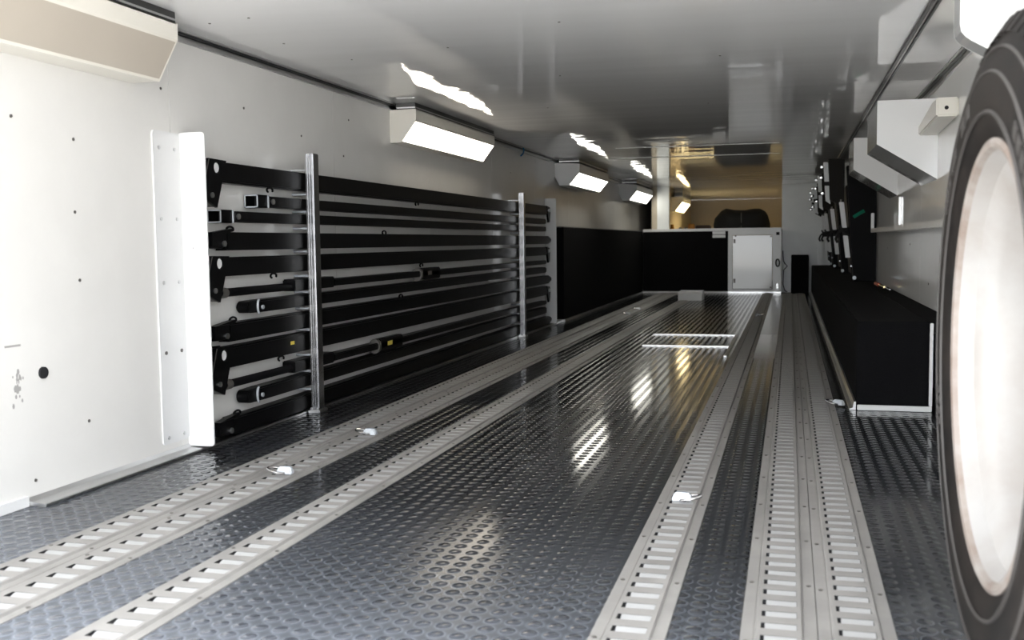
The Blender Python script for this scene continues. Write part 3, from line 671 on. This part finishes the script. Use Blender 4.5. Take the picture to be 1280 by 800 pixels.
# four black boards standing on the bench, each with a white rail and a strap
def board(y, label):
    t = thing('folded_board', label, 'board', (.5, y, BZ), 'black boards strapped to the right wall')
    MB().prism([(.456, BZ + .0006), (.612, BZ + .0006), (.612, 1.20), (.398, 1.20), (.412, 1.0)], 1, y, y + .09, m_board).build('panel', t, bevel=.004)
    MB().prism([(.447, .40), (.487, .40), (.442, 1.06), (.402, 1.06)], 1, y + .092, y + .50, m_board).build('leaf', t, bevel=.003)
    r = MB(); n0, n1 = Vector((.437, .52)), Vector((.386, .935))
    for k, (p, q) in enumerate(((0, .40), (.54, 1.0))):
        a, b = n0.lerp(n1, p), n0.lerp(n1, q)
        r.prism([(a.x - .034, a.y), (a.x, a.y), (b.x, b.y), (b.x - .034, b.y)], 1, y + .075, y + .12, m_white)
    rl = r.build('rail', t, bevel=.002)
    c = n0.lerp(n1, .47)
    MB().box((c.x - .032, y + .08, c.y - .035), (c.x + .012, y + .115, c.y + .035), m_strap).build('rail_clamp', rl)
    MB().cyl((.366, y + .095, .9355), (.366, y + .095, .955), .007, m_rivet, 10).build('rail_tip', rl, smooth=True)
    s = MB(); s.tube([(.405, y + .07, .735), (.375, y + .05, .730), (.345, y + .06, .70), (.33, y + .07, .66), (.345, y + .075, .635)], .011, m_strap, 6)
    s.tube([(.36, y + .06, .76), (.38, y + .05, .72), (.415, y + .06, .69)], .009, m_strap, 6); s.build('strap', t)
    MB().cyl((.462, y - .0004, .372), (.462, y - .012, .372), .014, m_ring, 14).build('foot_bolt', t, smooth=True)
    MB().cyl((.437, y - .0004, .46), (.437, y - .010, .46), .007, m_ring, 10).build('bolt', t, smooth=True)
    MB().prism([(.290, .96), (.397, .90), (.397, 1.27), (.278, 1.27)], 1, y + .25, y + .28, m_brownboard).build('hanger_plate', t)
    MB().prism([(.262, .955), (.298, .93), (.276, 1.25), (.242, 1.25)], 1, y + .30, y + .33, m_greywall).build('hanger_strip', t)
    MB().box((.245, y + .285, 1.07), (.300, y + .2985, 1.10), m_strap).build('buckle', t)
    for z, x in ((1.0, .225), (1.12, .215), (1.2, .22)):
        MB().box((x, y + .305, z), (x + .045, y + .325, z + .03), m_strap).cyl((x + .010, y + .306, z + .012), (x + .010, y + .285, z + .012), .009, m_alu, 10).build('buckle', t)
    return t
m_brownboard = mat('dark_brown_board', (0.010, 0.008, 0.0055), 0.55, spec=0.15)
board(8.05, 'black board with a white rail on the bench, nearest of four'); board(9.85, 'black board with a white rail on the bench, second nearest of four')
board(11.6, 'black board with a white rail on the bench, third of four'); board(12.65, 'black board with a white rail on the bench, farthest of four')
tag(MB().tube([(.452, 8.040, .82), (.465, 8.036, .83), (.49, 8.034, .845), (.525, 8.036, .865)], .013, m_green, 6).build('webbing_strap', None), 'green webbing strap sticking out beside the nearest black board', 'strap')
tag(MB().box((.315, 12.9, .40), (.375, 12.94, .64), m_greywall).build('hanging_plate', None, bevel=.004), 'narrow grey plate hanging by the farthest black board', 'plate')

# white rail bracket on the right wall
rk = thing('wall_rail', 'slim white rail with end uprights on the glossy right wall', 'rail', (.55, 6, .71))
MB().box((.536, 3.7, .702), (.556, 7.5, .730), m_white).build('rail', rk, bevel=.002)
MB().box((.536, 7.5005, .702), (.556, 7.53, .835), m_white).build('end_upright', rk, bevel=.002)
for y in (5.0, 6.4): MB().box((.5565, y, .706), (XR - .0006, y + .03, .726), m_white).build('arm', rk)
MB().box((XR - .012, 6.4, .727), (XR - .0006, 6.425, .90), m_alu).build('stem', rk)
ht = thing('hose_fitting', 'red and brass air hose fitting lying on the bench by the wall', 'fitting', (.57, 7.2, BZ))
MB().cyl((.565, 7.42, BZ + .013), (.565, 7.15, BZ + .013), .012, m_red, 12).build('sleeve', ht, smooth=True)
MB().cyl((.567, 7.149, BZ + .011), (.575, 6.85, BZ + .011), .009, m_brass, 10).build('coupling', ht, smooth=True)
MB().cyl((.576, 6.849, BZ + .010), (.580, 6.55, BZ + .010), .006, m_chrome, 10).build('nozzle', ht, smooth=True)

# ================================================================ spare truck wheel standing on the floor at the right
WC = (0.270, 1.575, 0.4845); RT = 0.484
wh = thing('truck_wheel', 'white dished truck wheel with worn black tyre, standing at the right', 'wheel', (WC[0] + .13, WC[1], 0))
tp = [(.002, .316), (-.004, .324), (-.009, .338), (-.014, .365), (-.014, .395), (-.006, .425), (.004, .445), (.010, .462), (.022, .474), (.040, .480)]
gro = []
for gx in (.065, .105, .145, .185):
    gro += [(gx - .006, .483), (gx - .005, .471), (gx + .005, .471), (gx + .006, .483)]
tp2 = tp + gro + [(.25 - a, r) for a, r in tp[::-1]] + [(.21, .312), (.04, .312)]
MB().lathe(tp2, WC, m_rubber, 128, closed=True).build('tyre', wh, smooth=True)
rib = MB()
for r_, w_ in ((.352, .0030), (.405, .0028), (.437, .0026)):
    o_ = {.352: -.0125, .405: -.0115, .437: -.0005}[r_]
    rib.lathe([(o_, r_ - w_), (o_ - .0035, r_ - w_ * .4), (o_ - .0035, r_ + w_ * .4), (o_, r_ + w_)], WC, m_letter, 128)
rib.build('sidewall_ribs', wh, smooth=True)
lug = MB()
for k in range(72):
    a = 2 * PI * k / 72; ca, sa = math.cos(a), math.sin(a); ta = (-sa, ca); w_ = .011
    for (o0, r0, o1, r1) in ((.006, .4555, .026, .4795),):
        P = []
        for s_ in (-1, 1):
            for (o_, r_) in ((o0 - .004, r0), (o1 - .006, r1 + .003), (o1 + .004, r1), (o0 + .004, r0 - .002)):
                P.append((WC[0] + o_, WC[1] + r_ * ca + s_ * w_ * ta[0], WC[2] + r_ * sa + s_ * w_ * ta[1]))
        lug.add(P, [(0, 1, 2, 3), (7, 6, 5, 4), (0, 4, 5, 1), (1, 5, 6, 2), (2, 6, 7, 3), (3, 7, 4, 0)], m_rubber)
lo = lug.build('shoulder_lugs', wh); lo['kind'] = 'stuff'
def sidewall_patch(a0, a1, r0, r1, off, m, name, n=8):
    P = []
    for i in range(n + 1):
        a = a0 + (a1 - a0) * i / n
        for r_ in (r0, r1):
            oo = np.interp(r_, [.33, .365, .395, .425, .445, .462], [-.010, -.014, -.014, -.006, .004, .010]) - off
            P.append((WC[0] + oo, WC[1] + r_ * math.cos(a), WC[2] + r_ * math.sin(a)))
    Q = [(x + .004, y, z) for x, y, z in P]; k = len(P)
    fs = [(2 * i, 2 * i + 1, 2 * i + 3, 2 * i + 2) for i in range(n)] + [(k + 2 * i + 2, k + 2 * i + 3, k + 2 * i + 1, k + 2 * i) for i in range(n)]
    fs += [(2 * i, 2 * i + 2, k + 2 * i + 2, k + 2 * i) for i in range(n)] + [(2 * i + 1, k + 2 * i + 1, k + 2 * i + 3, 2 * i + 3) for i in range(n)]
    fs += [(0, k, k + 1, 1), (2 * n, 2 * n + 1, k + 2 * n + 1, k + 2 * n)]
    MB().add(P + Q, fs, m).build(name, wh)
rnd = random.Random(4)
for a0, a1, r0, r1 in ((.62, .80, .375, .392), (.85, .98, .372, .390), (1.12, 1.2, .370, .392), (1.25, 1.3, .37, .392), (-.4, -.2, .372, .39), (2.2, 2.5, .372, .392)):
    for i in range(4):
        s = a0 + (a1 - a0) * i / 4; sidewall_patch(s, s + (a1 - a0) * .17, r0, r1, .0018, m_letter, 'raised_lettering', 3)
sidewall_patch(.98, 1.07, .415, .432, .0012, m_tyremark, 'stain'); sidewall_patch(.84, .92, .428, .441, .0012, m_tyremark, 'stain')
# rim: flange, barrel, dished disc, hub
rp = [(.012, .311), (.006, .317), (-.001, .317), (-.004, .311), (-.002, .304), (.006, .300)]
MB().lathe(rp, WC, m_lip, 96).build('rim_flange', wh, smooth=True)
MB().lathe([(.006, .300), (.030, .292), (.042, .272), (.060, .264), (.105, .262), (.135, .258), (.150, .245), (.156, .215), (.150, .190), (.120, .165), (.112, .150), (.112, .112)], WC, m_rim, 96).build('rim_disc', wh, smooth=True)
MB().lathe([(.24, .311), (.236, .300), (.20, .268), (.136, .2585)], WC, m_rim, 64).build('rim_barrel', wh, smooth=True)
MB().lathe([(.112, .1119), (.118, .110), (.20, .108), (.20, .0)], WC, m_dark, 40).build('hub_bore', wh, smooth=True)
for k in range(10):
    a = 2 * PI * k / 10
    MB().cyl((WC[0] + .1115, WC[1] + .132 * math.cos(a), WC[2] + .132 * math.sin(a)), (WC[0] + .109, WC[1] + .132 * math.cos(a), WC[2] + .132 * math.sin(a)), .013, m_dark, 12).build('bolt_hole', wh)
for k in range(5):
    a = 2 * PI * (k + .5) / 5
    c0 = Vector((WC[0] + .153, WC[1] + .205 * math.cos(a), WC[2] + .205 * math.sin(a)))
    MB().cyl(c0, c0 - Vector((.0015, 0, 0)) * 2, .022, m_dark, 16).build('hand_hole', wh)
